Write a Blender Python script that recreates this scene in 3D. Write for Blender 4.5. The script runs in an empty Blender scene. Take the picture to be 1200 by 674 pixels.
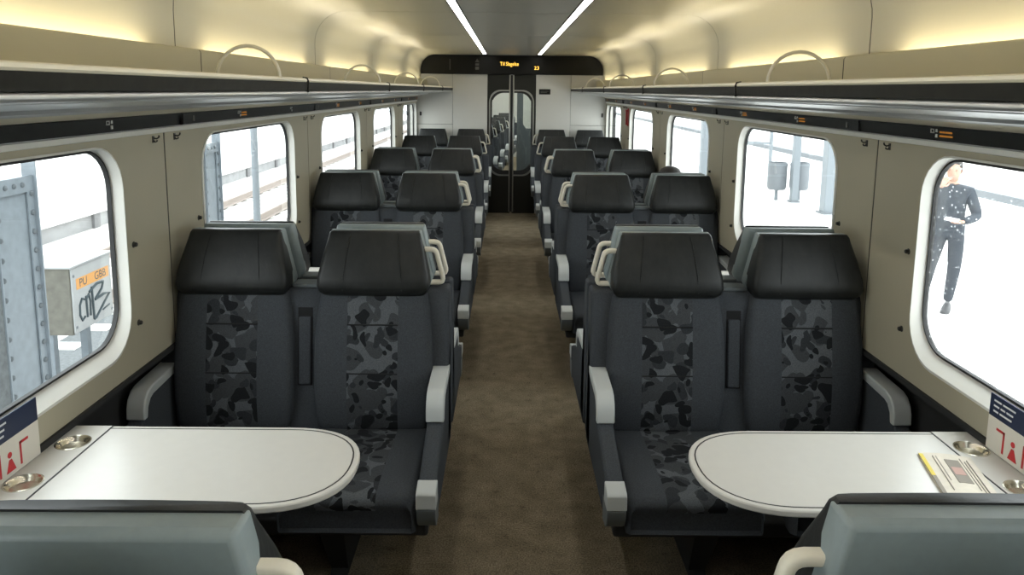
import bpy, bmesh, math, random
from mathutils import Vector, Matrix
random.seed(7)
PI = math.pi
scene = bpy.context.scene
COL = scene.collection

# ------------------------------------------------------------------ camera
def make_camera():
    f, u0, v0, vpx, vpy = 870.0, 600.0, 235.0, 595.0, 105.5
    rho = math.radians(0.6)
    dx, dy = vpx - u0, v0 - vpy
    a = dx*math.cos(rho) - dy*math.sin(rho)
    b = dx*math.sin(rho) + dy*math.cos(rho)
    th = math.atan(b/f); yaw = math.atan(-a/math.hypot(f, b))
    F = Vector((math.sin(yaw)*math.cos(th), math.cos(yaw)*math.cos(th), -math.sin(th)))
    R0 = Vector((math.cos(yaw), -math.sin(yaw), 0)); U0 = R0.cross(F)
    R = R0*math.cos(rho) + U0*math.sin(rho); U = U0*math.cos(rho) - R0*math.sin(rho)
    cam = bpy.data.cameras.new('camera')
    cam.sensor_width = 36.0; cam.lens = f/1200*36
    cam.shift_y = -(337.0 - v0)/1200
    cam.clip_start = 0.02; cam.clip_end = 500
    o = bpy.data.objects.new('camera', cam); COL.objects.link(o)
    m = Matrix((R, U, -F)).transposed().to_4x4(); m.translation = Vector((-0.055, 0, 1.72))
    o.matrix_world = m
    scene.camera = o
make_camera()

# ------------------------------------------------------------------ sky and exposure
SKY = 5.0
STRIP = 12.0
COVE = 22.0
w = bpy.data.worlds.new('overcast_sky'); scene.world = w; w.use_nodes = True
bg = w.node_tree.nodes['Background']
bg.inputs[0].default_value = (0.93, 0.97, 1.0, 1); bg.inputs[1].default_value = SKY
vs = scene.view_settings
vs.view_transform = 'Standard'; vs.look = 'None'; vs.exposure = 0.0; vs.gamma = 1.0; vs.use_curve_mapping = False

# ------------------------------------------------------------------ materials
def nt(name):
    m = bpy.data.materials.new(name); m.use_nodes = True
    return m, m.node_tree, m.node_tree.nodes['Principled BSDF']

def mat(name, col, rough=0.5, metal=0.0, spec=0.5, var=0.0, vscale=8.0, bump=0.0, bscale=200.0, stretch=None):
    m, t, p = nt(name)
    p.inputs['Base Color'].default_value = (*col, 1)
    p.inputs['Roughness'].default_value = rough; p.inputs['Metallic'].default_value = metal
    p.inputs['Specular IOR Level'].default_value = spec
    if var or bump:
        tc = t.nodes.new('ShaderNodeTexCoord')
        src = tc.outputs['Object']
        if stretch:
            mp = t.nodes.new('ShaderNodeMapping'); mp.inputs['Scale'].default_value = stretch
            t.links.new(src, mp.inputs[0]); src = mp.outputs[0]
    if var:
        n = t.nodes.new('ShaderNodeTexNoise'); n.inputs['Scale'].default_value = vscale; n.inputs['Detail'].default_value = 5
        t.links.new(src, n.inputs['Vector'])
        r = t.nodes.new('ShaderNodeValToRGB')
        r.color_ramp.elements[0].position = 0.3; r.color_ramp.elements[1].position = 0.7
        r.color_ramp.elements[0].color = (*[max(0, c*(1-var)) for c in col], 1)
        r.color_ramp.elements[1].color = (*[min(1, c*(1+var)) for c in col], 1)
        t.links.new(n.outputs['Fac'], r.inputs[0]); t.links.new(r.outputs[0], p.inputs['Base Color'])
    if bump:
        n2 = t.nodes.new('ShaderNodeTexNoise'); n2.inputs['Scale'].default_value = bscale; n2.inputs['Detail'].default_value = 3
        t.links.new(src, n2.inputs['Vector'])
        b = t.nodes.new('ShaderNodeBump'); b.inputs['Strength'].default_value = bump; b.inputs['Distance'].default_value = 0.002
        t.links.new(n2.outputs['Fac'], b.inputs['Height']); t.links.new(b.outputs[0], p.inputs['Normal'])
    return m

def emis(name, col, strength):
    m = bpy.data.materials.new(name); m.use_nodes = True; t = m.node_tree
    t.nodes.remove(t.nodes['Principled BSDF'])
    e = t.nodes.new('ShaderNodeEmission'); e.inputs[0].default_value = (*col, 1); e.inputs[1].default_value = strength
    t.links.new(e.outputs[0], t.nodes['Material Output'].inputs[0])
    return m

def glass_mat(name, tint=(0.97, 0.99, 0.98), refl=0.03, specks=False):
    m = bpy.data.materials.new(name); m.use_nodes = True; t = m.node_tree
    t.nodes.remove(t.nodes['Principled BSDF'])
    tr = t.nodes.new('ShaderNodeBsdfTransparent'); tr.inputs[0].default_value = (*tint, 1)
    gl = t.nodes.new('ShaderNodeBsdfGlossy'); gl.inputs['Roughness'].default_value = 0.01
    lw = t.nodes.new('ShaderNodeLayerWeight'); pw = t.nodes.new('ShaderNodeMath'); pw.operation = 'POWER'; pw.inputs[1].default_value = 5
    t.links.new(lw.outputs['Facing'], pw.inputs[0])
    fr = t.nodes.new('ShaderNodeMath'); fr.operation = 'MULTIPLY_ADD'; fr.inputs[1].default_value = 0.5; fr.inputs[2].default_value = refl
    t.links.new(pw.outputs[0], fr.inputs[0])
    mx = t.nodes.new('ShaderNodeMixShader')
    t.links.new(fr.outputs[0], mx.inputs[0]); t.links.new(tr.outputs[0], mx.inputs[1]); t.links.new(gl.outputs[0], mx.inputs[2])
    out = mx.outputs[0]
    if specks:
        tc = t.nodes.new('ShaderNodeTexCoord')
        v = t.nodes.new('ShaderNodeTexVoronoi'); v.inputs['Scale'].default_value = 55
        t.links.new(tc.outputs['Object'], v.inputs['Vector'])
        r = t.nodes.new('ShaderNodeValToRGB')
        r.color_ramp.elements[0].position = 0.07; r.color_ramp.elements[0].color = (0.65,)*3 + (1,)
        r.color_ramp.elements[1].position = 0.20; r.color_ramp.elements[1].color = (0.03,)*3 + (1,)
        t.links.new(v.outputs['Distance'], r.inputs[0])
        n = t.nodes.new('ShaderNodeTexNoise'); n.inputs['Scale'].default_value = 9
        t.links.new(tc.outputs['Object'], n.inputs['Vector'])
        ml = t.nodes.new('ShaderNodeMath'); ml.operation = 'MULTIPLY'
        t.links.new(r.outputs[0], ml.inputs[0]); t.links.new(n.outputs['Fac'], ml.inputs[1])
        df = t.nodes.new('ShaderNodeBsdfTranslucent'); df.inputs[0].default_value = (0.9, 0.92, 0.93, 1)
        m2 = t.nodes.new('ShaderNodeMixShader')
        t.links.new(ml.outputs[0], m2.inputs[0]); t.links.new(out, m2.inputs[1]); t.links.new(df.outputs[0], m2.inputs[2])
        out = m2.outputs[0]
    t.links.new(out, t.nodes['Material Output'].inputs[0])
    return m

def camo_mat(name):
    """woven pattern: mid grey rounded blobs and dark comma shapes on a light grey ground"""
    m, t, p = nt(name)
    N, L = t.nodes.new, t.links.new
    tc = N('ShaderNodeTexCoord')
    def warped(scale, amp, off):
        n = N('ShaderNodeTexNoise'); n.inputs['Scale'].default_value = scale; n.inputs['Detail'].default_value = 0
        ad = N('ShaderNodeVectorMath'); ad.operation = 'ADD'; ad.inputs[1].default_value = off
        L(tc.outputs['Object'], ad.inputs[0]); L(ad.outputs[0], n.inputs['Vector'])
        mv = N('ShaderNodeVectorMath'); mv.operation = 'MULTIPLY_ADD'; mv.inputs[1].default_value = (amp, amp, amp)
        L(n.outputs['Color'], mv.inputs[0]); L(ad.outputs[0], mv.inputs[2])
        return mv.outputs[0]
    def blobs(scale, thr, amp, off, keep):
        v = N('ShaderNodeTexVoronoi'); v.inputs['Scale'].default_value = scale
        L(warped(scale*0.75, amp, off), v.inputs['Vector'])
        lt = N('ShaderNodeMath'); lt.operation = 'LESS_THAN'; lt.inputs[1].default_value = thr
        L(v.outputs['Distance'], lt.inputs[0])
        sp = N('ShaderNodeSeparateColor'); L(v.outputs['Color'], sp.inputs[0])
        gt = N('ShaderNodeMath'); gt.operation = 'LESS_THAN'; gt.inputs[1].default_value = keep
        L(sp.outputs[0], gt.inputs[0])
        mu = N('ShaderNodeMath'); mu.operation = 'MULTIPLY'; L(lt.outputs[0], mu.inputs[0]); L(gt.outputs[0], mu.inputs[1])
        return mu.outputs[0]
    def layer(below, fac, col):
        mx = N('ShaderNodeMix'); mx.data_type = 'RGBA'; L(fac, mx.inputs[0])
        if isinstance(below, tuple): mx.inputs[6].default_value = (*below, 1)
        else: L(below, mx.inputs[6])
        mx.inputs[7].default_value = (*col, 1); return mx.outputs[2]
    c = layer((0.105, 0.113, 0.122), blobs(15, 0.62, 0.075, (3, 1, 2), 0.85), (0.055, 0.059, 0.064))
    c = layer(c, blobs(19, 0.50, 0.075, (7, 5, 4), 0.50), (0.032, 0.035, 0.039))
    c = layer(c, blobs(20, 0.46, 0.085, (1, 8, 6), 0.60), (0.013, 0.014, 0.016))
    n2 = N('ShaderNodeTexNoise'); n2.inputs['Scale'].default_value = 300; L(tc.outputs['Object'], n2.inputs['Vector'])
    cr2 = N('ShaderNodeValToRGB'); cr2.color_ramp.elements[0].position = 0.35; cr2.color_ramp.elements[0].color = (0.5,)*3 + (1,)
    cr2.color_ramp.elements[1].position = 0.62; L(n2.outputs['Fac'], cr2.inputs[0])
    mx = N('ShaderNodeMix'); mx.data_type = 'RGBA'; mx.blend_type = 'MULTIPLY'; mx.inputs[0].default_value = 0.6
    L(c, mx.inputs[6]); L(cr2.outputs[0], mx.inputs[7]); L(mx.outputs[2], p.inputs['Base Color'])
    p.inputs['Roughness'].default_value = 0.9; p.inputs['Specular IOR Level'].default_value = 0.2
    return m

def carpet_mat():
    m, t, p = nt('brown_carpet')
    N, L = t.nodes.new, t.links.new
    tc = N('ShaderNodeTexCoord')
    def noise(sc, det, a, b, c0, c1):
        n = N('ShaderNodeTexNoise'); n.inputs['Scale'].default_value = sc; n.inputs['Detail'].default_value = det; L(tc.outputs['Object'], n.inputs['Vector'])
        r = N('ShaderNodeValToRGB'); r.color_ramp.elements[0].position = a; r.color_ramp.elements[1].position = b
        r.color_ramp.elements[0].color = (*c0, 1); r.color_ramp.elements[1].color = (*c1, 1); L(n.outputs['Fac'], r.inputs[0]); return n, r.outputs[0]
    _, base = noise(9, 6, 0.35, 0.68, (0.21, 0.171, 0.115), (0.295, 0.245, 0.172))
    nf, fleck = noise(170, 3, 0.36, 0.62, (0.55, 0.55, 0.55), (1.2, 1.2, 1.2))
    _, stain = noise(28, 4, 0.28, 0.42, (0.72, 0.70, 0.68), (1, 1, 1))
    m1 = N('ShaderNodeMix'); m1.data_type = 'RGBA'; m1.blend_type = 'MULTIPLY'; m1.inputs[0].default_value = 1; L(base, m1.inputs[6]); L(fleck, m1.inputs[7])
    m2 = N('ShaderNodeMix'); m2.data_type = 'RGBA'; m2.blend_type = 'MULTIPLY'; m2.inputs[0].default_value = 1; L(m1.outputs[2], m2.inputs[6]); L(stain, m2.inputs[7])
    L(m2.outputs[2], p.inputs['Base Color']); p.inputs['Roughness'].default_value = 0.95; p.inputs['Specular IOR Level'].default_value = 0.1
    b = N('ShaderNodeBump'); b.inputs['Strength'].default_value = 0.6; b.inputs['Distance'].default_value = 0.003; L(nf.outputs['Fac'], b.inputs['Height']); L(b.outputs[0], p.inputs['Normal'])
    return m
M = dict(
    carpet=carpet_mat(),
    fabric=mat('charcoal_fabric', (0.050, 0.055, 0.062), 0.92, spec=0.2, var=0.2, vscale=240, bump=0.3, bscale=500),
    camo=camo_mat('patterned_fabric'),
    leather=mat('black_leather', (0.014, 0.015, 0.0145), 0.45, spec=0.32, var=0.25, vscale=30, bump=0.25, bscale=90, stretch=(1, 1, 0.5)),
    shell=mat('blue_grey_plastic', (0.24, 0.285, 0.29), 0.38, var=0.04, vscale=60),
    shell_dark=mat('dark_grey_plastic', (0.10, 0.115, 0.12), 0.5),
    armrest=mat('light_grey_plastic', (0.48, 0.50, 0.49), 0.42),
    handle=mat('ivory_plastic', (0.72, 0.68, 0.57), 0.35),
    dark=mat('near_black_metal', (0.012, 0.013, 0.014), 0.6),
    stitch=mat('black_thread', (0.006, 0.006, 0.007), 0.9),
    table=mat('table_laminate', (0.64, 0.62, 0.575), 0.28, var=0.015, vscale=30),
    table_rim=mat('table_edge', (0.78, 0.77, 0.74), 0.35),
    inlay=mat('black_inlay', (0.012, 0.012, 0.012), 0.4),
    steel=mat('brushed_steel', (0.72, 0.68, 0.58), 0.22, metal=1.0),
    alu=mat('aluminium', (0.62, 0.63, 0.63), 0.36, metal=0.75, var=0.05, vscale=5, stretch=(1, 0.05, 1)),
    gold=mat('champagne_strip', (0.80, 0.74, 0.58), 0.35, metal=0.2),
    wall=mat('beige_wall_panel', (0.40, 0.365, 0.27), 0.5, var=0.03, vscale=3),
    frame=mat('white_window_frame', (0.74, 0.73, 0.68), 0.35),
    rubber=mat('black_rubber', (0.015, 0.015, 0.015), 0.6),
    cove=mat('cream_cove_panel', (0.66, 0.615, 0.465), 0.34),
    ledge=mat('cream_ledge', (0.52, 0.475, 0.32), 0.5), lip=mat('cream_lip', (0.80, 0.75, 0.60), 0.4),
    ceil=mat('ceiling_panel', (0.52, 0.49, 0.40), 0.34, var=0.03, vscale=2),
    ceil_mid=mat('ceiling_centre', (0.46, 0.45, 0.41), 0.30, var=0.06, vscale=60, stretch=(0.4, 3, 1)),
    band=mat('black_band', (0.010, 0.011, 0.010), 0.4, spec=0.25, var=0.3, vscale=30),
    bronze=mat('dark_band', (0.018, 0.0175, 0.014), 0.6, spec=0.2, var=0.25, vscale=40),
    skirt=mat('charcoal_lower_wall', (0.02, 0.02, 0.02), 0.8),
    endwall=mat('end_wall_panel', (0.56, 0.55, 0.51), 0.4, var=0.02, vscale=3),
    door=mat('door_charcoal', (0.018, 0.018, 0.014), 0.45, spec=0.25),
    doormetal=mat('door_metal', (0.32, 0.32, 0.30), 0.35, metal=0.8),
    display=mat('display_black', (0.008, 0.008, 0.007), 0.3, spec=0.18),
    icon=mat('icon_white', (0.55, 0.55, 0.52), 0.5),
    icon_dim=mat('icon_grey', (0.10, 0.10, 0.09), 0.5),
    glass=glass_mat('window_glass'), glass_dirty=glass_mat('dusty_window_glass', specks=True),
    doorglass=glass_mat('door_glass', (0.86, 0.90, 0.90)),
    strip=emis('strip_light', (1.0, 0.97, 0.90), STRIP), tube=emis('warm_tube', (1.0, 0.90, 0.68), COVE),
    amber=emis('amber_led', (1.0, 0.56, 0.08), 2.6), amber_dim=emis('amber_led_dim', (1.0, 0.42, 0.08), 0.30),
    navy=mat('navy_print', (0.012, 0.022, 0.06), 0.5), paper=mat('white_card', (0.70, 0.66, 0.58), 0.6),
    red=mat('red_print', (0.55, 0.02, 0.025), 0.5), white=mat('white_print', (0.75, 0.76, 0.78), 0.6),
    news=mat('newsprint', (0.72, 0.66, 0.56), 0.8, var=0.08, vscale=40), yellow=mat('yellow_print', (0.75, 0.60, 0.10), 0.7),
    greyprint=mat('grey_print', (0.30, 0.27, 0.23), 0.8), pinkprint=mat('pink_print', (0.55, 0.35, 0.30), 0.8),
    steelpaint=mat('blue_grey_steel_paint', (0.19, 0.22, 0.245), 0.55, var=0.10, vscale=14),
    asphalt=mat('dark_ground', (0.12, 0.13, 0.135), 0.9, var=0.2, vscale=30),
    ballast=mat('pale_ballast', (0.62, 0.60, 0.58), 0.95, var=0.12, vscale=18),
    concrete=mat('pale_concrete', (0.60, 0.60, 0.58), 0.9, var=0.06, vscale=4),
    paving=mat('pale_paving', (0.72, 0.71, 0.69), 0.9, var=0.04, vscale=3),
    rust=mat('rusty_rail', (0.34, 0.29, 0.26), 0.7), face=mat('platform_face', (0.31, 0.315, 0.32), 0.9, var=0.15, vscale=2), pier=mat('platform_pier', (0.19, 0.19, 0.195), 0.9), cabinet=mat('cabinet_grey_white', (0.36, 0.37, 0.37), 0.6, var=0.06, vscale=9),
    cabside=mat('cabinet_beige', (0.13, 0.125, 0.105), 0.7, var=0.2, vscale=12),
    orange=mat('orange_label', (0.62, 0.30, 0.08), 0.6), ink=mat('graffiti_ink', (0.05, 0.07, 0.08), 0.6),
    bin=mat('bin_grey', (0.15, 0.165, 0.18), 0.5), pole_dark=mat('rivet_grey', (0.10, 0.115, 0.125), 0.6), pole=mat('pole_grey', (0.19, 0.215, 0.235), 0.5),
    jacket=mat('navy_jacket', (0.022, 0.030, 0.042), 0.9, var=0.2, vscale=20), trousers=mat('dark_trousers', (0.022, 0.028, 0.038), 0.9),
    skin=mat('skin', (0.46, 0.27, 0.19), 0.55), hair=mat('dark_hair', (0.02, 0.016, 0.012), 0.7),
    shoe=mat('black_shoe', (0.02, 0.02, 0.022), 0.5), redplastic=mat('red_plastic', (0.35, 0.02, 0.02), 0.4),
    hook=mat('dark_metal_hook', (0.05, 0.05, 0.045), 0.4, metal=0.6),
    building=mat('pale_building', (0.55, 0.55, 0.56), 0.9), bglass=mat('building_window', (0.10, 0.13, 0.16), 0.3),
)

# ------------------------------------------------------------------ mesh helpers
class MB:
    def __init__(s): s.v = []; s.f = []; s.m = []; s.mats = []
    def mi(s, m):
        if m not in s.mats: s.mats.append(m)
        return s.mats.index(m)
    def add(s, verts, faces, m):
        o = len(s.v); s.v += [tuple(p) for p in verts]; k = s.mi(m)
        for f in faces: s.f.append([i+o for i in f]); s.m.append(k)
        return s
    def box(s, x0, x1, y0, y1, z0, z1, m):
        v = [(x, y, z) for x in (x0, x1) for y in (y0, y1) for z in (z0, z1)]
        return s.add(v, [(0,1,3,2),(4,6,7,5),(0,4,5,1),(2,3,7,6),(0,2,6,4),(1,5,7,3)], m)
    def prism(s, poly, axis, a0, a1, m):
        def P(p, a): return {'x': (a, p[0], p[1]), 'y': (p[0], a, p[1]), 'z': (p[0], p[1], a)}[axis]
        n = len(poly)
        v = [P(p, a0) for p in poly] + [P(p, a1) for p in poly]
        return s.add(v, [list(range(n)), list(range(2*n-1, n-1, -1))] + [(i, (i+1) % n, n+(i+1) % n, n+i) for i in range(n)], m)
    def loft(s, rings, m, cap=True, closed=True, fm=None):
        n = len(rings[0]); o = len(s.v); k = s.mi(m)
        for r in rings: s.v += [tuple(p) for p in r]
        for i in range(len(rings)-1):
            for j in range(n if closed else n-1):
                a, b = o+i*n+j, o+i*n+(j+1) % n
                s.f.append([a, b, b+n, a+n]); s.m.append(k if fm is None else s.mi(fm(i, j)))
        if cap:
            s.f.append([o+j for j in range(n)]); s.m.append(k)
            s.f.append([o+(len(rings)-1)*n+j for j in range(n)]); s.m.append(k)
        return s
    def tube(s, path, r, m, n=8, closed=False):
        pts = [Vector(p) for p in path]; rings = []; L = len(pts)
        rr = r if isinstance(r, (list, tuple)) else [r]*L
        prev = None
        for i, p in enumerate(pts):
            d = (pts[(i+1) % L] - pts[i-1]) if closed else (pts[min(i+1, L-1)] - pts[max(i-1, 0)])
            d.normalize()
            if prev is None:
                up = Vector((0, 0, 1)) if abs(d.z) < 0.9 else Vector((1, 0, 0))
                a = d.cross(up).normalized()
            else:
                a = (prev - d*prev.dot(d)).normalized()
            prev = a; b = d.cross(a)
            rings.append([p + (a*math.cos(t) + b*math.sin(t))*rr[i] for t in [2*PI*k/n for k in range(n)]])
        if closed: rings.append(rings[0]); return s.loft(rings, m, cap=False)
        return s.loft(rings, m)
    def lathe(s, prof, c, m, n=20, axis='z', cap=False):
        rings = []
        for r, h in prof:
            ring = []
            for k in range(n):
                t = 2*PI*k/n; a, b = r*math.cos(t), r*math.sin(t)
                ring.append({'z': (c[0]+a, c[1]+b, c[2]+h), 'x': (c[0]+h, c[1]+a, c[2]+b), 'y': (c[0]+a, c[1]+h, c[2]+b)}[axis])
            rings.append(ring)
        return s.loft(rings, m, cap=cap)
    def build(s, name, parent=None, bevel=0, segs=2, smooth=True, angle=38, sx=1, loc=None):
        me = bpy.data.meshes.new(name)
        vv = s.v if sx == 1 else [(-x, y, z) for x, y, z in s.v]
        me.from_pydata(vv, [], s.f)
        for m in s.mats: me.materials.append(m)
        for p, k in zip(me.polygons, s.m): p.material_index = k
        bm = bmesh.new(); bm.from_mesh(me)
        bmesh.ops.remove_doubles(bm, verts=bm.verts, dist=1e-6)
        bmesh.ops.recalc_face_normals(bm, faces=bm.faces)
        bm.to_mesh(me); bm.free()
        if smooth:
            me.shade_smooth(); me.set_sharp_from_angle(angle=math.radians(angle))
        o = bpy.data.objects.new(name, me); COL.objects.link(o)
        if bevel:
            b = o.modifiers.new('bevel', 'BEVEL'); b.width = bevel; b.segments = segs; b.limit_method = 'ANGLE'; b.angle_limit = math.radians(40)
            b.harden_normals = False
        if parent: o.parent = parent
        if loc: o.location = loc
        return o

def tag(o, label=None, cat=None, group=None, kind=None):
    if label: o['label'] = label
    if cat: o['category'] = cat
    if group: o['group'] = group
    if kind: o['kind'] = kind
    return o
def empty(name, loc=(0, 0, 0), rz=0):
    o = bpy.data.objects.new(name, None); COL.objects.link(o); o.location = loc; o.rotation_euler = (0, 0, rz); o.empty_display_size = 0.1
    return o
def copy_tree(o, parent=None):
    c = o.copy(); COL.objects.link(c); c.parent = parent
    for ch in list(o.children): copy_tree(ch, c)
    return c
def struct(name): return tag(empty(name), kind='structure')

def text(name, body, size, m, parent, loc, rot, extrude=0.0004, sxy=(1, 1), align='LEFT'):
    cu = bpy.data.curves.new(name, 'FONT'); cu.body = body; cu.size = size; cu.extrude = extrude; cu.align_x = align; cu.resolution_u = 3
    t = bpy.data.objects.new(name, cu); COL.objects.link(t)
    dg = bpy.context.evaluated_depsgraph_get()
    me = bpy.data.meshes.new_from_object(t.evaluated_get(dg)); me.name = name
    bpy.data.objects.remove(t)
    me.materials.clear(); me.materials.append(m)
    o = bpy.data.objects.new(name, me); COL.objects.link(o); o.parent = parent; o.location = loc; o.rotation_euler = rot; o.scale = (*sxy, 1)
    return o

def rrect(a0, a1, b0, b1, r, n=7):
    pts = []
    for (ca, cb, t0) in ((a1-r, b1-r, 0), (a0+r, b1-r, PI/2), (a0+r, b0+r, PI), (a1-r, b0+r, 1.5*PI)):
        for k in range(n+1):
            t = t0 + PI/2*k/n; pts.append((ca + r*math.cos(t), cb + r*math.sin(t)))
    return pts
def outer_match(pts, a0, a1, b0, b1, n=7):
    out = []
    for i, (a, b) in enumerate(pts):
        q, k = divmod(i, n+1)
        ca, cb = ((a1, b1), (a0, b1), (a0, b0), (a1, b0))[q]
        h = n//2 + 0.5
        if q in (0, 2):
            out.append((ca, b) if k < h-0.6 else ((ca, cb) if k < h+0.6 else (a, cb)))
        else:
            out.append((a, cb) if k < h-0.6 else ((ca, cb) if k < h+0.6 else (ca, b)))
    return out

side_word = {1: 'platform', -1: 'track'}
ordw = ['first', 'second', 'third', 'fourth', 'fifth', 'sixth', 'seventh']
# ================================================================== THE CAR BODY
P = 1.963                       # bay pitch
SEAM0 = 2.725                   # a wall seam
YE = 10.33                      # end wall
YB = -3.3                       # behind the camera
ZC = 2.19
bays = range(-2, 5)             # bay k: window centre
def wc(k): return SEAM0 - P/2 + k*P
def seam(k): return SEAM0 + k*P

# floor
fl = struct('floor')
MB().box(-1.45, 1.45, YB, YE+0.1, -0.06, 0.0, M['carpet']).build('carpet', fl, smooth=False)

# outer skin (keeps daylight to the window openings), one per side
SIDE = {1: 'right', -1: 'left'}
for s in (1, -1):
    wl = struct('wall_' + SIDE[s])
    b = MB()
    b.box(1.42, 1.47, YB, YE+0.15, -0.06, 0.80, M['skirt'])
    b.box(1.385, 1.40, YB, YE+0.15, 1.57, 2.30, M['skirt'])
    b.box(1.385, 1.42, YB, YE, 0.76, 0.80, M['skirt'])
    b.build('outer_skin', wl, smooth=False, sx=s)
    # dark lower lining
    MB().box(1.405, 1.42, YB, YE, 0.0, 0.80, M['skirt']).build('skirting', wl, smooth=False, sx=s)
    MB().box(1.30, 1.41, YB, YE, 0.742, 0.76, M['skirt']).build('sill_underside', wl, smooth=False, sx=s)
    for k in bays:
        a0, a1 = max(YB, seam(k-1)+0.0045), min(YE, seam(k)-0.0045)
        c = wc(k)
        inner = rrect(c-0.665, c+0.665, 0.84, 1.532, 0.145)
        outer = outer_match(inner, a0, a1, 0.752, 1.572)
        X0, X1 = 1.31, 1.325
        b = MB()
        b.loft([[(X1, *p) for p in inner], [(X0, *p) for p in inner], [(X0, *p) for p in outer], [(X1, *p) for p in outer]], M['wall'], cap=False)
        pn = b.build('panel', wl, angle=25, sx=s)
        # seam filler
    for k in range(-2, 4):
        MB().box(1.327, 1.385, seam(k)-0.03, seam(k)+0.03, 0.76, 1.57, M['rubber']).box(1.3112, 1.33, seam(k)-0.0044, seam(k)+0.0044, 0.752, 1.553, M['rubber']).build('seam_joint', wl, smooth=False, sx=s)
    # moulding above windows
    MB().prism([(1.300, 1.556), (1.312, 1.553), (1.385, 1.553), (1.385, 1.575), (1.296, 1.572)], 'y', YB, YE, M['frame']).build('moulding', wl, sx=s)
    # ledge hiding the tubes
    for k in bays:
        a0, a1 = max(YB, seam(k-1)+0.004), min(YE, seam(k)-0.004)
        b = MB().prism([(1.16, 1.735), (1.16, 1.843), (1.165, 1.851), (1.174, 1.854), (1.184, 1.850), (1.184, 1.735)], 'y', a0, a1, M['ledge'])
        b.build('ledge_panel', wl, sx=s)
        MB().tube([(1.214, max(a0, YB)+0.24, 1.805), (1.214, a1-0.24, 1.805)], 0.011, M['tube'], n=8).build('light_tube', wl, sx=s)
    MB().box(1.184, 1.30, YB, YE, 1.735, 1.755, M['skirt']).build('ledge_floor', wl, smooth=False, sx=s)
    for k in range(-2, 4):
        MB().prism([(1.1608, 1.735), (1.1608, 1.8425), (1.1655, 1.8500), (1.174, 1.8530), (1.183, 1.849), (1.183, 1.735)], 'y', seam(k)-0.0039, seam(k)+0.0039, M['rubber']).build('ledge_joint', wl, smooth=False, sx=s)
    # panel fasteners
    for k in bays:
        for yy in (wc(k)-0.715, wc(k)+0.715):
            for zz in (1.192, 0.92):
                if yy > YE-0.1: continue
                MB().lathe([(0.0, -0.013), (0.006, -0.012), (0.008, -0.008), (0.0075, -0.003), (0.011, -0.001), (0.011, 0.002)], (1.31, yy, zz), M['hook'], n=10, axis='x', cap=True).build('fastener', wl, sx=s)

# windows
n = 0
for s in (1, -1):
    for k in bays:
        n += 1
        wn = struct('window_%d' % n)
        c = wc(k)
        out = rrect(c-0.667, c+0.667, 0.838, 1.534, 0.147)
        o2 = rrect(c-0.659, c+0.659, 0.848, 1.528, 0.140)
        inn = rrect(c-0.655, c+0.655, 0.884, 1.522, 0.130)
        b = MB().loft([[(1.306, *p) for p in out], [(1.3035, *p) for p in o2], [(1.346, *p) for p in inn], [(1.356, *p) for p in inn], [(1.356, *p) for p in out], [(1.306, *p) for p in out]], M['frame'], cap=False)
        b.build('window_frame', wn, sx=s, angle=50)
        g1 = rrect(c-0.656, c+0.656, 0.883, 1.523, 0.131); g2 = rrect(c-0.648, c+0.648, 0.891, 1.515, 0.124)
        b = MB().loft([[(1.341, *p) for p in g1], [(1.339, *p) for p in g2], [(1.354, *p) for p in g2], [(1.354, *p) for p in g1], [(1.341, *p) for p in g1]], M['rubber'], cap=False)
        b.build('gasket', wn, sx=s)
        MB().prism(rrect(c-0.656, c+0.656, 0.883, 1.523, 0.131), 'x', 1.3465, 1.3485, M['glass_dirty'] if (s == 1 and k == 0) else M['glass']).build('pane', wn, smooth=False, sx=s)

# ceiling: panels following the cove profile
ce = struct('ceiling')
def cove_profile(off):
    pts = [(1.25+off, 1.74), (1.25+off, 1.99)]
    for k in range(1, 10):
        t = PI/2*k/10
        pts.append((1.25 - 0.20 + (0.20+off)*math.cos(t), 1.99 + (0.20+off)*math.sin(t)))
    pts += [(1.05, ZC+off), (0.39, ZC+off)]
    return pts
prof = cove_profile(0); profo = cove_profile(0.012)
poly = prof + profo[::-1]
for s in (1, -1):
    for k in bays:
        a0, a1 = max(YB, seam(k-1)+0.004), min(YE, seam(k)-0.004)
        MB().prism(poly, 'y', a0, a1, M['cove']).build('cove_panel', ce, sx=s, angle=30)
for k in bays:
    a0, a1 = max(YB, seam(k-1)+0.004), min(YE, seam(k)-0.004)
    MB().box(-0.332, 0.332, a0, a1, ZC, ZC+0.012, M['ceil_mid']).build('ceiling_panel', ce, smooth=False)
MB().box(-1.30, 1.30, YB, YE, ZC+0.014, ZC+0.06, M['rubber']).build('roof_backing', ce, smooth=False)
for s in (1, -1):
    pb = cove_profile(0.016); pc = cove_profile(0.03)
    MB().prism(pb + pc[::-1], 'y', YB, YE, M['rubber']).build('roof_backing', ce, sx=s)
for s in (1, -1):
    for k in range(-2, 4):
        MB().prism(cove_profile(0.0012) + cove_profile(0.012)[::-1], 'y', seam(k)-0.0038, seam(k)+0.0038, M['rubber']).build('panel_joint', ce, sx=s)
# light strips
for s in (1, -1):
    L = empty('ceiling_light', (0.361*s, 0, ZC))
    MB().box(-0.028, -0.022, YB, 9.95, -0.006, 0.012, M['rubber']).box(0.022, 0.028, YB, 9.95, -0.006, 0.012, M['rubber']).box(-0.028, 0.028, 9.95, 9.956, -0.006, 0.012, M['rubber']).build('light_housing', L, smooth=False)
    MB().prism([(-0.022, 0.010), (-0.022, -0.004), (-0.014, -0.007), (0.014, -0.007), (0.022, -0.004), (0.022, 0.010)], 'y', YB, 9.95, M['strip']).build('diffuser', L, smooth=False)
    tag(L, 'long white light strip in the ceiling on the %s side of the aisle' % ('platform' if s == 1 else 'track'), 'ceiling light', 'aisle light strips')

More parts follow.
